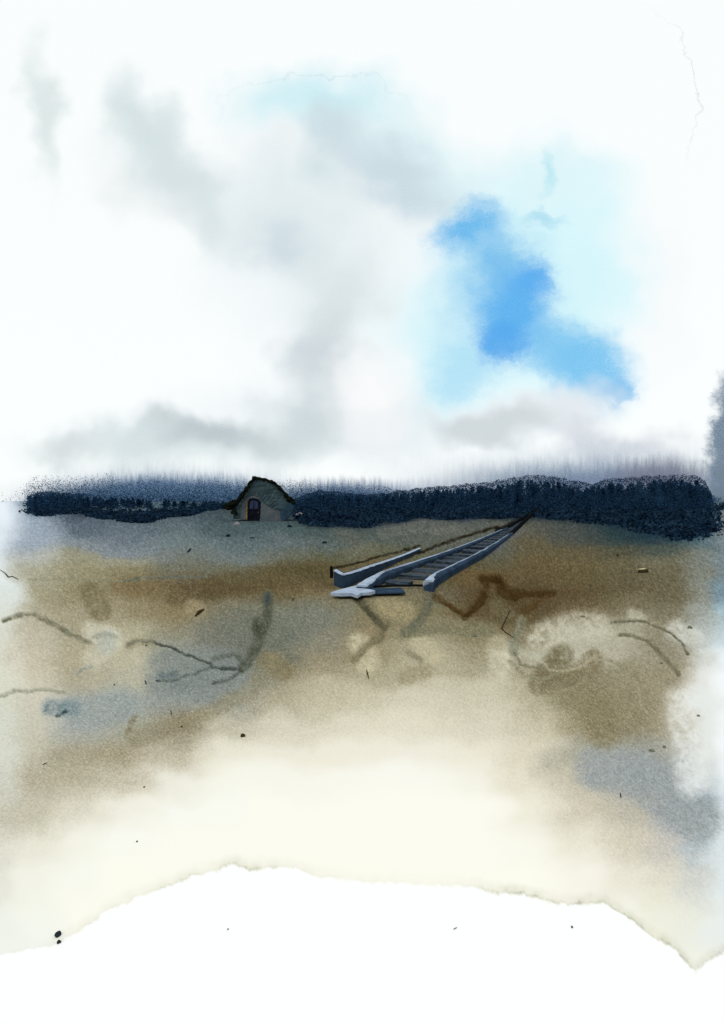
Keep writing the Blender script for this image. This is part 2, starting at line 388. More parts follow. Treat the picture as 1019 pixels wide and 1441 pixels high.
tp = np.interp(xf, XT, YT) + 5 * nA.fbm(xf / 9, D * 0 + 4, 4, .7)
hg = H + (HY - tp) / F * D
pts.append(np.stack([(xf - CX) / F * D, D, hg * (1.03 - np.abs(rs.normal(size=m)) * .055) * (1 - rs.rand(m) ** 1.3)], -1)); sz.append(rs.uniform(.08, .3, m) * D / 200)
o = leaves('forest', np.vstack(pts), np.concatenate(sz), mat_forest)
tag(o, 'dark blue black forest ridge along the horizon on the right', 'forest')

# heath in front of the forest
pts = []; sz = []
n = 9000
x = rs.uniform(-20, 1030, n); hb = np.interp(x, [a[0] for a in HB], [a[1] for a in HB]) + 8 * nA.fbm(x / 20, x * 0, 3)
u = rs.rand(n)
y = 708.5 + (hb - 708.5) * np.where((x > 110) & (x < 320), u ** .22, u ** .8)
den = np.interp(x, [-20, 34, 60, 240, 300, 410, 430, 1000, 1012], [.0, .0, .35, .6, .5, .5, 1, 1, .2]) * np.where(x < 320, 1.6, np.clip(1.5 - u * 1.2, 0, 1))
keep = (hb > 712) & (rs.rand(n) < den)
for a, b2 in zip(x[keep], y[keep]):
    D = D_at(b2)
    if 329 < a < 420 and D > 50: continue
    tx = np.interp(b2, [708, 714, 718.5, 728, 742], [772, 764, 757, 744, 722])
    if abs(a - tx) < 9: continue
    m = 9; s = .12 + .0028 * D
    c = np.array([(a - CX) / F * D, D, 0])
    q = rs.normal(size=(m, 3)) * np.array([s * 1.6, s * 1.6, s * .5]); q[:, 2] = np.abs(q[:, 2]) + .02
    pts.append(c + q); sz.append(rs.uniform(.4, 1.0, m) * s)
o = leaves('heath', np.vstack(pts), np.concatenate(sz), mat_heath)
tag(o, 'dark low heather covering the plain in front of the forest', 'heather')

# ================================================================ HUT
HD = D_at(733.0)
K = HD / F
HX = (372 - CX) * K
hut = thing('hut', (HX, HD, 0), 0, 'small dark hut with a rounded turf roof and dark doorway below the horizon', 'hut')
def hp(x, y): return ((x - 372) * K, (733 - y) * K)
m_thatch = material('weathered_turf', alb((58,74,78), 1.2), .45, 1.6, .95, .8, (1, 1, 3))
m_edge = material('black_turf_edge', alb((20,24,18), 1.0), .6, 5, .95, .8)
m_wall = material('grey_plaster', alb((76,94,100), 1.05), .25, .7, .9, .5, c2=alb((104,106,110), 1.1))
m_flap = material('slate_boards', alb((44,64,78), 1.1), .3, 2.5, .8, .4)
m_door = material('blue_black_door', alb((20,22,30), 1.1), .5, 3, .7, .3)
m_pane = material('dusky_pane', alb((48,58,82), 1.1), .3, 3, .4, .1)
m_jamb = material('ochre_jamb', alb((112,96,62), 1.1), .5, 3, .9, .2)
outer = [(329,730),(330,720),(332,712),(338,702),(345,692),(351,682),(358,673.5),(366,674),(374,674.5),(383,678),(391,683),(398,690),(404,698),(410,705),(415,712),(413,720),(408,727),(400,734)]
inner = [(337,729),(338,722),(339,714),(341,709),(344,704),(348,700),(352,697.5),(358,697),(363,699),(368,703),(372,707),(377,711),(382,714),(387,716),(392,716.5),(396,718),(397,725),(397,733)]
DEPTH = 4.2
bm = bmesh.new()
fo = [bm.verts.new((hp(*p)[0] + random.uniform(-.03, .03), -.25 - .12 * math.sin(i), hp(*p)[1] + random.uniform(-.04, .04))) for i, p in enumerate(outer)]
fi = [bm.verts.new((hp(*p)[0], -.05, hp(*p)[1])) for p in inner]
bo = [bm.verts.new((v.co.x * .9 - .3, DEPTH, v.co.z * .93)) for v in fo]
bi = [bm.verts.new((v.co.x * .9 - .3, DEPTH - .2, v.co.z * .9)) for v in fi]
nn = len(outer)
for i in range(nn - 1):
    bm.faces.new((fo[i], fo[i + 1], fi[i + 1], fi[i]))
    bm.faces.new((fo[i + 1], fo[i], bo[i], bo[i + 1]))
    bm.faces.new((fi[i], fi[i + 1], bi[i + 1], bi[i]))
    bm.faces.new((bo[i + 1], bo[i], bi[i], bi[i + 1]))
bm.faces.new((fo[0], fi[0], bi[0], bo[0])); bm.faces.new((fi[-1], fo[-1], bo[-1], bi[-1]))
bmesh.ops.subdivide_edges(bm, edges=bm.edges[:], cuts=2, use_grid_fill=True)
for v in bm.verts: v.co += Vector((random.uniform(-1, 1), random.uniform(-1, 1), random.uniform(-1, 1))) * .035
roof = obj('roof', bm, m_thatch, hut)
def tube(pts, rad, seg=8, bm=None, jit=0):
    bm = bm or bmesh.new(); rings = []
    for i, p in enumerate(pts):
        p = Vector(p); t = Vector(pts[min(i + 1, len(pts) - 1)]) - Vector(pts[max(i - 1, 0)])
        t.normalize(); u = t.orthogonal().normalized(); w = t.cross(u)
        r = rad[i] if isinstance(rad, (list, tuple)) else rad
        rings.append([bm.verts.new(p + (u * math.cos(k * 6.2832 / seg) + w * math.sin(k * 6.2832 / seg)) * r * (1 + random.uniform(-jit, jit))) for k in range(seg)])
    # align
    for a, b_ in zip(rings[:-1], rings[1:]):
        best = min(range(seg), key=lambda s: sum((a[k].co - b_[(k + s) % seg].co).length for k in range(seg)))
        b_[:] = b_[best:] + b_[:best]
        for k in range(seg):
            bm.faces.new((a[k], a[(k + 1) % seg], b_[(k + 1) % seg], b_[k]))
    bm.faces.new(rings[0][::-1]); bm.faces.new(rings[-1])
    return bm
# black ragged turf rim round the gable
pp = []; rad = []
rimp = [(331,724)] + outer[2:15]
for a, b_ in zip(rimp[:-1], rimp[1:]):
    for t in (0, .25, .5, .75):
        q = hp(a[0] + (b_[0] - a[0]) * t, a[1] + (b_[1] - a[1]) * t)
        pp.append((q[0] + random.uniform(-.04, .04), -.32, q[1] + random.uniform(-.05, .05))); rad.append(random.uniform(.1, .24))
rad[0] = rad[1] = .34; rad[-6:] = [.32] * 6
obj('turf_edge', tube(pp, rad, 7, jit=.3), m_edge, roof)
# eave lump on the left
q = [hp(314, 714), hp(319, 713), hp(325, 711), hp(331, 709), hp(335, 705)]
obj('eave', tube([(a, -.1, c) for a, c in q], [.12, .36, .42, .46, .2], 8, jit=.25), m_edge, roof)
# slate boarded flap on the right
bm = bmesh.new()
fl = [(396,717),(402,712),(409,707),(415,712),(414,718),(410,725),(403,732),(399,734.5),(396,728)]
f = bm.faces.new([bm.verts.new((hp(*p)[0], -.62, hp(*p)[1])) for p in fl][::-1])
r_ = bmesh.ops.extrude_face_region(bm, geom=[f])
for g in r_['geom']:
    if isinstance(g, bmesh.types.BMVert): g.co.y += .4
bmesh.ops.recalc_face_normals(bm, faces=bm.faces[:])
bmesh.ops.bevel(bm, geom=bm.edges[:], offset=.04, segments=2, affect='EDGES')
obj('porch_screen', bm, m_flap, hut)
# front wall with the door hole filled by the door
def plate(pts, y0, y1, name, mat, parent, bev=.0):
    bm = bmesh.new()
    f = bm.faces.new([bm.verts.new((hp(*p)[0], y0, hp(*p)[1])) for p in pts])
    r_ = bmesh.ops.extrude_face_region(bm, geom=[f])
    for g in r_['geom']:
        if isinstance(g, bmesh.types.BMVert): g.co.y = y1
    bmesh.ops.recalc_face_normals(bm, faces=bm.faces[:])
    if bev: bmesh.ops.bevel(bm, geom=bm.edges[:], offset=bev, segments=1, affect='EDGES')
    return obj(name, bm, mat, parent)
wall = [(334,730),(334,718),(337,706),(346,694),(360,692),(372,702),(390,710),(402,716),(402,735),(372,735)]
plate(wall, .02, .35, 'wall', m_wall, hut)
plate([(333,733),(333,716),(336,714)] and [(398,735),(336,735),(337,700),(398,700)], DEPTH - .9, DEPTH - .6, 'rear_wall', m_wall, hut)
door = plate([(348.5,732),(349,706),(351,702),(356,700.5),(363,702),(367,706),(366.5,722),(365,733),(361,735),(355,734)], -.05, .06, 'door', m_door, hut, .02)
plate([(352,716),(352,706),(357,704),(363,706),(363,716)], -.075, -.04, 'pane', m_pane, door)
plate([(346,731),(346.5,706),(348.3,703),(348.3,731)], -.07, .04, 'door_jamb', m_jamb, hut)
# glazing bar and a latch on the door
plate([(357,716),(357,704),(358,704),(358,716)], -.09, -.076, 'glazing_bar', m_door, door)
bm = bmesh.new(); bmesh.ops.create_uvsphere(bm, u_segments=8, v_segments=6, radius=.05, matrix=Matrix.Translation((hp(364, 721)[0], -.1, hp(364, 721)[1])))
obj('handle', bm, m_jamb, door)

# ================================================================ RAILS
m_slate = material('slate_grey_timber', alb((52,70,90), .8), .35, 3, .7, .3, (1, 1, 1))
m_pale = material('pale_lilac_frost', alb((152,166,184), 1.1), .18, 5, .7, .3)
m_tar = material('tarred_iron', alb((16,18,20), 1.2), .4, 5, .7, .2)
m_tie = material('dark_slate_sleeper', alb((60,70,80), 1.1), .4, 4, .9, .5)
TR = gp(563, 831)
track = thing('railway_track', TR, 0, 'abandoned railway track of grey rails and dark sleepers running to the horizon', 'railway track')
def resample(P, n):
    d = [0]
    for a, b_ in zip(P[:-1], P[1:]): d.append(d[-1] + (b_ - a).length)
    out = []
    for i in range(n):
        s = d[-1] * (i / (n - 1)) ** 1.7
        k = max(j for j in range(len(d)) if d[j] <= s + 1e-9); k = min(k, len(P) - 2)
        out.append(P[k].lerp(P[k + 1], (s - d[k]) / (d[k + 1] - d[k])))
    return out
def smooth(P, it=6):
    for _ in range(it):
        P = [P[0]] + [(P[i - 1] + P[i] * 2 + P[i + 1]) / 4 for i in range(1, len(P) - 1)] + [P[-1]]
    return P
def beam(P, w, h, side=1, bm=None, z0=-.05, off=0):
    """box beam whose right lower edge follows P; side -1 grows to the left"""
    bm = bm or bmesh.new(); rings = []
    n = len(P)
    for i, p in enumerate(P):
        t = (P[min(i + 1, n - 1)] - P[max(i - 1, 0)]); t.z = 0; t.normalize(); s = Vector((-t.y, t.x, 0))
        ww = w(i / (n - 1)) if callable(w) else w; hh = h(i / (n - 1)) if callable(h) else h
        j = random.uniform(-.008, .008); c = min(ww, hh) * .2
        a = p + s * off
        prof = [(0, z0), (0, hh - c), (c, hh), (ww - c, hh), (ww, hh - c), (ww, z0)]
        rings.append([bm.verts.new(a + s * (q + j) + Vector((0, 0, z + j))) for q, z in prof])
    k = len(rings[0])
    for a, b_ in zip(rings[:-1], rings[1:]):
        for q in range(k): bm.faces.new((a[q], b_[q], b_[(q + 1) % k], a[(q + 1) % k]))
    bm.faces.new(rings[0]); bm.faces.new(rings[-1][::-1])
    bmesh.ops.recalc_face_normals(bm, faces=bm.faces[:])
    return bm
LR = [gp(*p) for p in [(518,834),(533,824),(550,815),(580,803),(620,788),(660,771),(690,757),(718,742.5),(742,728),(757,718.5),(764,714)]]
RRl = [gp(*p) for p in [(610,831),(617,822),(634,812),(656,799),(684,782),(707,765),(728,747),(745,730),(758,719),(765,714)]]
LRs = smooth(resample(LR, 90)); RRs = smooth(resample(RRl, 90))
def rail(P, capn, wid, hei, capw):
    P = [p - TR for p in P]
    cut = capn
    o = obj('rail', beam(P[:cut + 1], wid, hei), m_slate, track)
    cp = P[:cut - 1]
    capP = [p + Vector((0, 0, 0)) for p in cp]
    m = len(capP)
    b2 = bmesh.new()
    ro = []
    for i, p in enumerate(capP):
        t = (capP[min(i + 1, m - 1)] - capP[max(i - 1, 0)]); t.z = 0; t.normalize(); s = Vector((-t.y, t.x, 0))
        f = i / (m - 1); W = wid(f * cut / cut) if callable(wid) else wid; hh = hei(f) if callable(hei) else hei
        a0 = W * (.04 + .74 * min(1, max(0, (f - capw) * 8)) + random.uniform(-.09, .09)); a1 = W * 1.03
        lift = .03 + random.uniform(-.012, .012)
        ro.append([b2.verts.new(p + s * q + Vector((0, 0, z))) for q, z in ((a0, hh + .003), (a0 + .03, hh + lift), (a1 - .03, hh + lift), (a1, hh + .003))] + [b2.verts.new(p + s * (a1 + .006) + Vector((0, 0, hh - .1)))])
    for a, b_ in zip(ro[:-1], ro[1:]):
        for q in range(4): b2.faces.new((a[q], b_[q], b_[q + 1], a[q + 1]))
    b2.faces.new(ro[0]); b2.faces.new(ro[-1][::-1])
    bmesh.ops.recalc_face_normals(b2, faces=b2.faces[:])
    obj('frost_cap', b2, m_pale, o)
    # thin tarred continuation
    obj('far_rail', beam(P[cut:], lambda f: .22 + .5 * f, lambda f: .14 + .3 * f), m_tar, track)['label'] = 'tarred black far end of the rail'
    return o
def idx(P, D): return next(i for i, p in enumerate(P) if p.y > D)
rail(LRs, idx(LRs, 40), lambda f: .27 - .10 * f, lambda f: .13 + .06 * min(1, f * 7) - .11 * f, .10)
rail(RRs, idx(RRs, 34), lambda f: .22 - .08 * f, lambda f: .19 + .04 * min(1, f * 6) - .13 * f, .07)
# sleepers
def at_D(P, D):
    for a, b_ in zip(P[:-1], P[1:]):
        if a.y <= D <= b_.y: return a.lerp(b_, (D - a.y) / (b_.y - a.y))
    return P[0]
bs = bmesh.new()
def sleeper_mesh(Lg, wd, hh):
    bm = bmesh.new(); bmesh.ops.create_cube(bm, size=1, matrix=Matrix.Diagonal((Lg, wd, hh, 1)))
    bmesh.ops.bevel(bm, geom=bm.edges[:], offset=.02, segments=1, affect='EDGES')
    bmesh.ops.subdivide_edges(bm, edges=[e for e in bm.edges if e.calc_length() > .8], cuts=5)
    for v in bm.verts: v.co += Vector((random.uniform(-1, 1) * .02, random.uniform(-1, 1) * .035, random.uniform(-1, 1) * .012))
    return bm
Dd = 13.45; k = 0
while Dd < 70:
    a = at_D(LRs, Dd + .3) + Vector((.1, 0, 0)); 
    t = (at_D(LRs, Dd + 2) - at_D(LRs, Dd)).normalized(); s = Vector((t.y, -t.x, 0))
    g = max(.35, (at_D(RRs, Dd - .2).x - a.x) * .93 - .12)
    frac = [.62, .78, .9, .8, 1, .9][k % 6] if k < 6 else .95
    Lg = g * frac
    c = a + s * (Lg / 2 + .02)
    o = obj('sleeper', sleeper_mesh(Lg, .40 if Dd < 22 else .5, .12), m_tie, track)
    o.location = c - TR + Vector((0, 0, .03)); o.rotation_euler = (0, 0, math.atan2(s.y, s.x) + random.uniform(-.05, .05))
    Dd += 1.15 if Dd < 20 else 1.7; k += 1
# thin iron tie rod across the near end
a = gp(520, 829) - TR; c = gp(606, 827) - TR
obj('tie_rod', tube([a + (c - a) * (i / 8) + Vector((0, 0, .06 + random.uniform(-.01, .01))) for i in range(9)], .028, 6), m_tar, track)

# dark short board at the near end of the track
bm = sleeper_mesh(.68, .5, .07)
o = obj('plank', bm, m_slate, loc=gp(546, 834.5, .04)); o.rotation_euler = (0, 0, R(3))
tag(o, 'short slate grey plank lying flat beside the near end of the left rail', 'plank')
# pale pointed board
bm = bmesh.new()
pb = [(465,839.5),(478,836),(490,833),(503,829.5),(512,834),(520,835.5),(528,837.5),(520,839.5),(509,840),(503,844),(494,841),(480,841.5)]
f = bm.faces.new([bm.verts.new(gp(x_, y_, .03)) for x_, y_ in pb][::-1])
r_ = bmesh.ops.extrude_face_region(bm, geom=[f])
for g in r_['geom']:
    if isinstance(g, bmesh.types.BMVert): g.co.z = .085 + random.uniform(0, .02)
bmesh.ops.triangulate(bm, faces=[q for q in bm.faces if len(q.verts) > 4])
bmesh.ops.recalc_face_normals(bm, faces=bm.faces[:])
o = obj('snow_patch', bm, m_pale); tag(o, 'pale pointed patch of frozen snow at the near end of the left rail', 'snow patch')

# tapered beam left of the rails
bx = gp(482, 827)
beam_t = thing('timber_beam', bx, 0, 'tapered slate grey timber lying loose left of the railway track', 'beam')
bp_ = [gp(*p) - bx for p in [(470,822),(482,827.5),(497,822),(520,810),(545,799),(570,787),(592,774)]]
Pb = smooth(resample(bp_, 40), 3)
hf = lambda f: .27 * (1 - f) ** .8 + .07
obj('timber', beam(Pb, lambda f: .14 + .05 * (1 - f), hf), m_slate, beam_t)
b2 = bmesh.new(); ro = []
m = len(Pb)
for i, p in enumerate(Pb):
    t = (Pb[min(i + 1, m - 1)] - Pb[max(i - 1, 0)]); t.z = 0; t.normalize(); s = Vector((-t.y, t.x, 0))
    hh = hf(i / (m - 1)); g = .015 + random.uniform(-.015, .015)
    ro.append([b2.verts.new(p + s * q + Vector((0, 0, z))) for q, z in ((-.012, hh - g), (-.012, hh - .01), (.05, hh + .02), (.08, hh + .015), (.09, hh - .01))])
for a, b_ in zip(ro[:-1], ro[1:]):
    for q in range(4): b2.faces.new((a[q], b_[q], b_[q + 1], a[q + 1]))
b2.faces.new(ro[0]); b2.faces.new(ro[-1][::-1])
bmesh.ops.recalc_face_normals(b2, faces=b2.faces[:])
obj('frost_cap', b2, m_pale, beam_t)
# black stake at its end
p = gp(466.5, 812)
o = obj('stake', tube([(0, 0, -.05), (.005, 0, .1), (-.01, 0, .24), (.0, 0, .30)], [.04, .045, .035, .015], 7, jit=.15), m_tar, loc=p)
tag(o, 'short black stake standing at the left tip of the tapered timber', 'stake')

# ================================================================ STONES, CHIPS, TWIGS
m_st = {
 'black': material('black_pebble', alb((38,46,50), 1.0), .35, 40, .45, .3),
 'brown': material('brown_chip', alb((62,52,34), 1.0), .4, 30, .9, .4, (1, 6, 1)),
 'grey': material('grey_pebble', alb((112,114,98), 1.0), .3, 40, .8, .3),
 'teal': material('teal_black_stone', alb((22,38,46), 1.0), .4, 6, .8, .3),
 'pink': material('pinkish_grey_stone', alb((118,112,116), 1.3), .2, 4, .85, .3)}
def stone(x, y, w, h, mat, label, rot=0, cat='pebble', name='pebble', lift=.35, group='loose stones on the ground'):
    """w, h in photo px"""
    d = D_at(y); a = w * d / F / 2; c = max(h * d / F / 2, a * .25)
    bm = bmesh.new(); bmesh.ops.create_icosphere(bm, subdivisions=3, radius=1)
    ph = random.uniform(0, 9)
    for v in bm.verts:
        k = 1 + .13 * math.sin(v.co.x * 3 + ph) + .1 * math.sin(v.co.y * 4 - v.co.z * 2 + ph * 2)
        v.co *= k; v.co = Vector((v.co.x * a, v.co.y * (a + c) / 2, v.co.z * c))
    g = Vector(((x - CX) / F * d, d, 0)); g.z = height(g.x, g.y) + c * lift
    o = obj(name, bm, m_st[mat], smooth=True, loc=g); o.rotation_euler = (0, R(rot * .0), R(rot))
    return tag(o, label, cat, group)
stone(81, 1318, 8.6, 8, 'black', 'larger of two round black pebbles lying together on the pale foreground')
stone(83, 1328, 5.4, 5, 'black', 'smaller round black pebble just in front of a larger one on the pale foreground')
stone(342, 1038, 6, 6, 'brown', 'single dark brown pebble on bare cream sand in the middle foreground')
stone(256, 1024, 3, 3, 'brown', 'tiny brown pebble at the edge of the grey left stain')
stone(203, 1109, 2.4, 2.4, 'brown', 'tiny brown pebble on pale sand below the left brown stain')
stone(193, 1186, 2.4, 2.4, 'black', 'tiny black pebble on white sand between left brown stain and crust edge')
stone(805, 1306, 3, 3, 'black', 'tiny black pebble on white ground below the right crust edge')
stone(321, 1309, 2.6, 2, 'grey', 'tiny grey pebble on white ground below the crest of the crust edge')
stone(161, 963, 2.4, 2.4, 'black', 'tiny black pebble between the pale flat and the blue grey left stain')
stone(206, 906, 2.4, 2.4, 'black', 'tiny black pebble beside the start of the long dark rill')
stone(321, 755, 7, 5, 'teal', 'small black stone on grey blue ground just below the left of the hut', cat='stone', name='stone')
stone(355, 757, 6, 2.4, 'teal', 'flat dark stone in front of the hut door', cat='stone', name='stone')
stone(457, 764, 8, 4, 'teal', 'low dark stone on blue grey ground between hut and tapered timber', cat='stone', name='stone')
stone(408, 742, 8, 5, 'teal', 'dark stone close to the right corner of the hut', cat='stone', name='stone')
stone(421, 726, 11, 7, 'pink', 'pale pinkish stone right beside the right corner of the hut', cat='boulder', name='boulder')
stone(333, 739, 9, 6, 'pink', 'pale grey stone at the left foot of the hut', cat='boulder', name='boulder')
stone(869, 783, 3, 5, 'brown', 'small brown stone on ochre ground left of the split stone', cat='stone', name='stone')
stone(971, 882, 7, 5, 'grey', 'grey pebble beyond the outer arc of the right rill')
stone(668, 894, 6, 6, 'grey', 'grey green pebble on sand below the right end of the track')
stone(820, 866, 8, 3, 'grey', 'flat grey pebble at the top of the pale right flat', 20)
stone(931, 935, 4, 3.4, 'grey', 'grey pebble between the two curved right rills')
stone(917, 1058, 7, 4.5, 'grey', 'left one of two grey pebbles above the blue grey right stain')
stone(935, 1053, 5, 4, 'grey', 'right one of two grey pebbles above the blue grey right stain')
stone(983, 1008, 4, 3.4, 'grey', 'grey pebble on the white margin at the far right')

def chip(pts, w, mat, label, name='wood_chip', cat='wood chip', taper=True, group='wood chips and twigs'):
    P = [gp(*p) for p in pts]; base = P[0].copy(); base.z = height(base.x, base.y)
    d = sum(p.y for p in P) / len(P); r = w * d / F / 2
    out = []
    for a, b_ in zip(P[:-1], P[1:]):
        for t in (0, .33, .66): out.append(a.lerp(b_, t))
    out.append(P[-1])
    loc = [Vector((q.x - base.x, q.y - base.y, height(q.x, q.y) - base.z + r * .7)) for q in out]
    n = len(loc); rad = [r * (1.15 - abs(i / (n - 1) - .5) * (1.5 if taper else .5)) for i in range(n)]
    o = obj(name, tube(loc, rad, 7, jit=.12), m_st[mat] if mat in m_st else mat, loc=base)
    return tag(o, label, cat, group)
chip([(275,868),(280,863),(287,859)], 4.6, 'brown', 'dark wood chip lying diagonally on the ochre bank left of the drain')
chip([(264,778),(269,772)], 2.6, 'teal', 'small dark chip on blue grey ground left below the hut')
chip([(411,845),(414,841)], 1.6, 'brown', 'thin dark chip on ochre ground left of the snow patch')
chip([(60,1076),(66,1073)], 1.6, 'brown', 'thin brown splinter on cream sand near the left edge')
chip([(873,1118),(874,1125)], 1.8, 'black', 'thin black splinter on the blue grey right stain')
chip([(638,1309),(643,1306)], 1.4, 'grey', 'thin grey splinter on white ground in the middle below the crust')
chip([(204,957),(206,963)], 1.6, 'teal', 'thin dark splinter at the left of the blue grey stain')
chip([(240,1000),(242,1008)], 1.2, 'teal', 'thin dark splinter on the lower rim of the blue grey left stain')
chip([(219,958),(224,958)], 1.4, 'teal', 'thin dark splinter at the end of the side rill')
chip([(516,945),(517,951),(519,958)], 1.8, 'brown', 'short brown twig standing out on pale sand below the snow patch', 'twig', 'twig')
chip([(718,856),(712,870),(706,883),(712,889),(723,895)], 1.7, 'brown', 'bent brown twig on sand below the dark brown hollow', 'twig', 'twig')
chip([(0,802),(7,807),(12,813),(18,812),(26,816)], 1.5, 'teal', 'thin crooked dark twig at the far left edge', 'twig', 'twig')
# split stone on the right
sp = gp(905, 806); sp.z = height(sp.x, sp.y)
ss = thing('split_stone', sp, R(28), 'split stone with a pale flat top and dark side on the ochre slope', 'stone')
s1 = bmesh.new(); bmesh.ops.create_icosphere(s1, subdivisions=3, radius=1)
for v in s1.verts:
    v.co *= 1 + .1 * math.sin(v.co.x * 4); v.co = Vector((v.co.x * .17, v.co.y * .11, v.co.z * .11 + .03))
    if v.co.z > .09: v.co.z = .09 + (v.co.z - .09) * .2
obj('stone_body', s1, m_st['brown'], ss, True)
s2 = bmesh.new()
ring = [s2.verts.new((math.cos(t * .3927) * .135 - .01, math.sin(t * .3927) * .075 + .02, .10 + .01 * math.sin(t))) for t in range(16)]
ctr = s2.verts.new((0, .02, .118)); low = [s2.verts.new((v.co.x * 1.05, v.co.y * 1.05, .06)) for v in ring]
for t in range(16):
    s2.faces.new((ring[t], ring[(t + 1) % 16], ctr)); s2.faces.new((low[t], low[(t + 1) % 16], ring[(t + 1) % 16], ring[t]))
m_cut = material('pale_stone_cut', alb((186,176,140), 1.0), .15, 20, .8, .2)
obj('pale_face', s2, m_cut, ss)

# ================================================================ SKY
w = bpy.data.worlds.new('World'); sc.world = w; w.use_nodes = True
N = w.node_tree.nodes; L = w.node_tree.links; N.clear()
out = N.new('ShaderNodeOutputWorld')
sky = N.new('ShaderNodeTexSky'); sky.sky_type = 'NISHITA'; sky.sun_disc = False
SUN_EL, SUN_AZ = R(56), R(-150)
sky.sun_elevation = SUN_EL; sky.sun_rotation = SUN_AZ
bg1 = N.new('ShaderNodeBackground'); bg1.inputs[1].default_value = .1; L.new(sky.outputs[0], bg1.inputs[0])
tc = N.new('ShaderNodeTexCoord'); sep = N.new('ShaderNodeSeparateXYZ'); L.new(tc.outputs['Generated'], sep.inputs[0])
def mth(op, a, b_=None, c_=None, clamp=False):
    m = N.new('ShaderNodeMath'); m.operation = op; m.use_clamp = clamp
    for k, v in enumerate((a, b_, c_)):
        if v is None: continue
        if isinstance(v, (int, float)): m.inputs[k].default_value = v
        else: L.new(v, m.inputs[k])
    return m.outputs[0]
fy_ = mth('MAXIMUM', sep.outputs[1], .15)
U = mth('ADD', mth('MULTIPLY', mth('DIVIDE', sep.outputs[0], fy_), F), CX)
Vv = mth('SUBTRACT', HY, mth('MULTIPLY', mth('DIVIDE', sep.outputs[2], fy_), F))
comb = N.new('ShaderNodeCombineXYZ'); L.new(U, comb.inputs[0]); L.new(Vv, comb.inputs[1])
def warp(src, freq, ampl, detail, rough=.6, stretch=(1, 1, 1)):
    mp = N.new('ShaderNodeMapping'); mp.inputs['Scale'].default_value = stretch; L.new(src, mp.inputs[0])
    nz = N.new('ShaderNodeTexNoise'); nz.inputs['Scale'].default_value = freq; nz.inputs['Detail'].default_value = detail; nz.inputs['Roughness'].default_value = rough
    L.new(mp.outputs[0], nz.inputs['Vector'])
    s = N.new('ShaderNodeVectorMath'); s.operation = 'SUBTRACT'; L.new(nz.outputs['Color'], s.inputs[0]); s.inputs[1].default_value = (.5, .5, .5)
    m = N.new('ShaderNodeVectorMath'); m.operation = 'MULTIPLY'; L.new(s.outputs[0], m.inputs[0]); m.inputs[1].default_value = (ampl, ampl, 0)
    a = N.new('ShaderNodeVectorMath'); a.operation = 'ADD'; L.new(src, a.inputs[0]); L.new(m.outputs[0], a.inputs[1])
    return a.outputs[0]
C1 = warp(comb.outputs[0], 1 / 90, 120, 3, .5)                       # soft cloud edges
C2 = warp(warp(comb.outputs[0], 1 / 45, 62, 4, .6), 1 / 9, 22, 4, .75, (.6, 1.3, 1))    # feathered edges
C3 = warp(comb.outputs[0], 1 / 8, 22, 3, .7, (1.6, .25, 1))          # rain-streaked edge
gran = N.new('ShaderNodeTexNoise'); gran.inputs['Scale'].default_value = .55; gran.inputs['Detail'].default_value = 2
L.new(comb.outputs[0], gran.inputs['Vector'])
gv = mth('MULTIPLY_ADD', gran.outputs['Fac'], .7, .65)
rgb = N.new('ShaderNodeRGB'); rgb.outputs[0].default_value = (1.0, 1.03, 1.03, 1)
cur = rgb.outputs[0]
def blob(cx, cy, rx, ry, col, op, rot=0, inner=.1, src=C1):
    global cur
    mp = N.new('ShaderNodeMapping'); mp.vector_type = 'TEXTURE'
    mp.inputs['Location'].default_value = (cx, cy, 0); mp.inputs['Rotation'].default_value = (0, 0, R(rot)); mp.inputs['Scale'].default_value = (rx, ry, 1e6)
    L.new(src, mp.inputs[0])
    ln = N.new('ShaderNodeVectorMath'); ln.operation = 'LENGTH'; L.new(mp.outputs[0], ln.inputs[0])
    mr = N.new('ShaderNodeMapRange'); mr.interpolation_type = 'SMOOTHSTEP'
    L.new(ln.outputs['Value'], mr.inputs[0]); mr.inputs[1].default_value = 1; mr.inputs[2].default_value = inner
    mr.inputs[3].default_value = 0; mr.inputs[4].default_value = op
    f = mth('MULTIPLY', mr.outputs[0], gv, clamp=True)
    mx = N.new('ShaderNodeMix'); mx.data_type = 'RGBA'; L.new(f, mx.inputs[0]); L.new(cur, mx.inputs[6]); mx.inputs[7].default_value = lin(col) + (1,)
    cur = mx.outputs[2]
# grey veils
blob(450, 330, 230, 280, (238,246,248), .9, -15)
blob(250, 260, 190, 90, (236,244,244), .9, 35)
blob(480, 590, 300, 90, (228,236,240), .9)
blob(205, 180, 70, 115, (218,232,232), .9, -28)
blob(262, 275, 110, 64, (218,231,232), .9, 35)
blob(230, 290, 140, 60, (240,245,245), .8, 20)
blob(58, 160, 34, 150, (222,233,232), .85, -6)
blob(450, 145, 190, 78, (208,243,249), .95, 4)
blob(580, 225, 170, 80, (222,244,248), .8, 15)
blob(470, 190, 75, 80, (208,226,231), .9)
blob(560, 255, 165, 68, (206,223,230), .95, 18)
blob(400, 335, 90, 80, (210,224,230), .95, 20)
blob(480, 420, 110, 110, (220,230,231), .85)
blob(460, 500, 85, 95, (208,218,222), .9, 10)
blob(440, 590, 130, 70, (206,217,220), .9)
blob(230, 625, 260, 60, (214,226,228), .95)
blob(300, 605, 130, 40, (190,201,205), .95)
blob(90, 625, 60, 30, (214,222,224), .8)
blob(245, 235, 75, 190, (218,230,232), .8, -36)
blob(410, 270, 150, 90, (230,240,242), .8, 20)
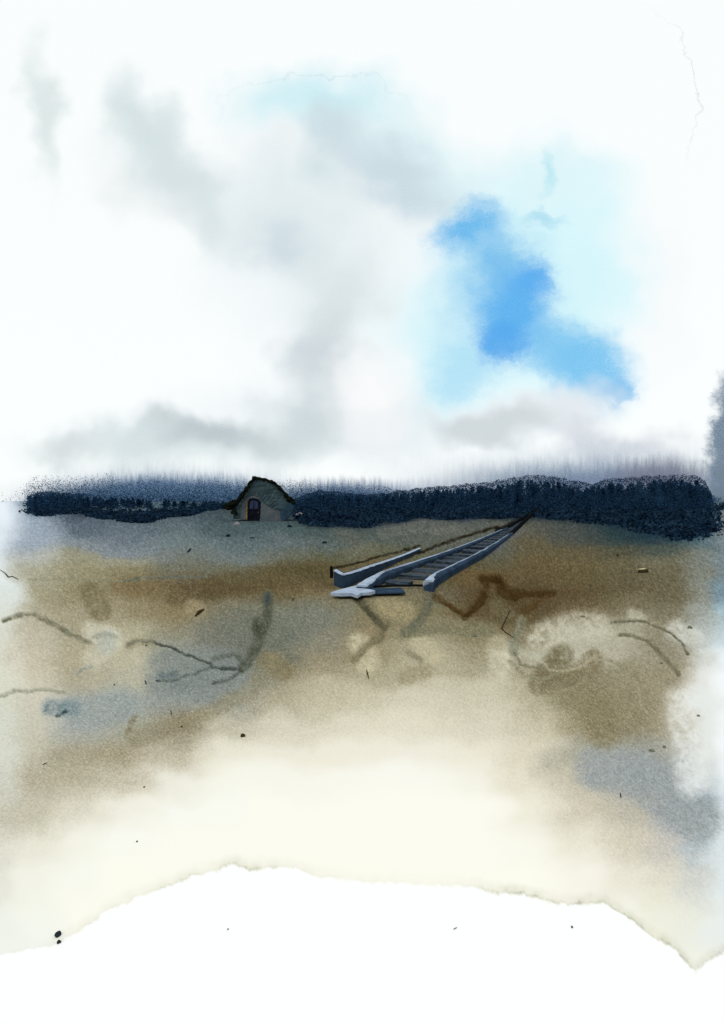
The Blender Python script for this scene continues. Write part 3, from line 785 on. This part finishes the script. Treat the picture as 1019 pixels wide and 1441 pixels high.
# clear openings of blue
blob(760, 400, 230, 250, (216,250,255), .95, 0, .3)
blob(620, 500, 110, 150, (214,247,253), .9)
blob(770, 250, 120, 60, (222,248,252), .7)
blob(770, 245, 14, 45, (190,236,246), .8, 0, .1, C2)
blob(765, 305, 45, 18, (176,226,244), .8, 0, .1, C2)
blob(700, 410, 120, 150, (160,215,246), .75, -12, .2, C2)
blob(650, 525, 75, 60, (170,224,248), .7, -20, .2, C2)
blob(775, 490, 80, 60, (136,204,244), .9, 25, .1, C2)
blob(828, 515, 100, 78, (124,200,244), .95, 32, .2, C2)
blob(660, 318, 78, 50, (106,188,240), .95, -25, .1, C2)
blob(700, 370, 60, 70, (126,196,240), .85, 0, .1, C2)
blob(722, 440, 74, 104, (92,180,242), .95, 14, .15, C2)
blob(750, 395, 46, 40, (84,172,242), .8, 0, .1, C2)
blob(705, 480, 50, 42, (84,170,240), .8, 0, .3, C2)
blob(870, 550, 34, 30, (124,192,240), .7, 0, .3, C2)
# thin drying edges of the high veils
def ring(cx, cy, rx, ry, col, op, k, mx_, my_, mr_):
    global cur
    def ln_(a, b_, c_, d_, src):
        mp = N.new('ShaderNodeMapping'); mp.vector_type = 'TEXTURE'
        mp.inputs['Location'].default_value = (a, b_, 0); mp.inputs['Scale'].default_value = (c_, d_, 1e6)
        L.new(src, mp.inputs[0]); l = N.new('ShaderNodeVectorMath'); l.operation = 'LENGTH'; L.new(mp.outputs[0], l.inputs[0]); return l.outputs['Value']
    r = ln_(cx, cy, rx, ry, C4); q = ln_(mx_, my_, mr_, mr_, C1)
    f = mth('SUBTRACT', 1, mth('DIVIDE', mth('ABSOLUTE', mth('SUBTRACT', r, 1)), k), clamp=True)
    f = mth('MULTIPLY', mth('MULTIPLY', f, mth('SUBTRACT', 1, q, clamp=True)), op * 2, clamp=True)
    mx = N.new('ShaderNodeMix'); mx.data_type = 'RGBA'; L.new(f, mx.inputs[0]); L.new(cur, mx.inputs[6]); mx.inputs[7].default_value = lin(col) + (1,)
    cur = mx.outputs[2]
C4 = warp(warp(comb.outputs[0], 1 / 70, 70, 2), 1 / 14, 24, 4, .75)
ring(450, 180, 150, 72, (206,230,235), .4, .022, 450, 100, 170)
ring(840, 140, 145, 150, (222,219,210), .4, .012, 985, 110, 140)
# lower clouds
blob(520, 560, 90, 90, (255,255,255), .9)
blob(930, 420, 60, 220, (255,255,255), .7)
blob(740, 590, 170, 58, (232,238,242), .95, -6, .3)
blob(690, 600, 110, 42, (210,218,221), .95, -8, .25)
blob(860, 625, 170, 36, (208,213,222), .85)
# low dark bank on the horizon
blob(820, 695, 360, 84, (178,194,208), .9, 0, .2, C3)
blob(840, 692, 290, 56, (102,122,152), .9, 0, .3, C3)
blob(930, 672, 100, 40, (104,108,132), .8, 0, .2, C3)
blob(560, 705, 260, 36, (150,166,190), .8, 0, .3, C3)
blob(240, 705, 285, 62, (166,186,204), .9, 0, .3, C3)
blob(235, 702, 232, 42, (70,100,136), .95, 0, .45, C3)
blob(480, 704, 120, 38, (70,100,136), .9, 0, .4, C3)
blob(1106, 690, 124, 262, (104,126,148), .95, 0, .8, C2)
blob(1092, 720, 100, 190, (104,118,132), .9, 0, .6, C2)
bg2 = N.new('ShaderNodeBackground'); L.new(cur, bg2.inputs[0]); bg2.inputs[1].default_value = 1.0
mx = N.new('ShaderNodeMixShader'); mx.inputs[0].default_value = .95
L.new(bg1.outputs[0], mx.inputs[1]); L.new(bg2.outputs[0], mx.inputs[2]); L.new(mx.outputs[0], out.inputs[0])

sd = bpy.data.lights.new('sun', 'SUN'); sd.energy = 1.1; sd.angle = R(14); sd.color = (1, .97, .92)
so = bpy.data.objects.new('sun', sd); COL.objects.link(so)
dirv = Vector((math.sin(SUN_AZ) * math.cos(SUN_EL), math.cos(SUN_AZ) * math.cos(SUN_EL), math.sin(SUN_EL)))
so.rotation_euler = dirv.to_track_quat('Z', 'Y').to_euler(); so.location = (0, -20, 40)

# ================================================================ CAMERA
cd = bpy.data.cameras.new('camera'); cam = bpy.data.objects.new('camera', cd); COL.objects.link(cam)
cam.location = (0, 0, H); cam.rotation_euler = (R(90), 0, 0)
cd.sensor_fit = 'VERTICAL'; cd.sensor_height = 36; cd.lens = 36 * F / 1441
cd.shift_y = (HY - 720.5) / 1441
cd.clip_end = 20000; cd.clip_start = .05
sc.camera = cam
sc.view_settings.view_transform = 'Standard'; sc.view_settings.look = 'None'
sc.view_settings.exposure = 0; sc.view_settings.gamma = 1
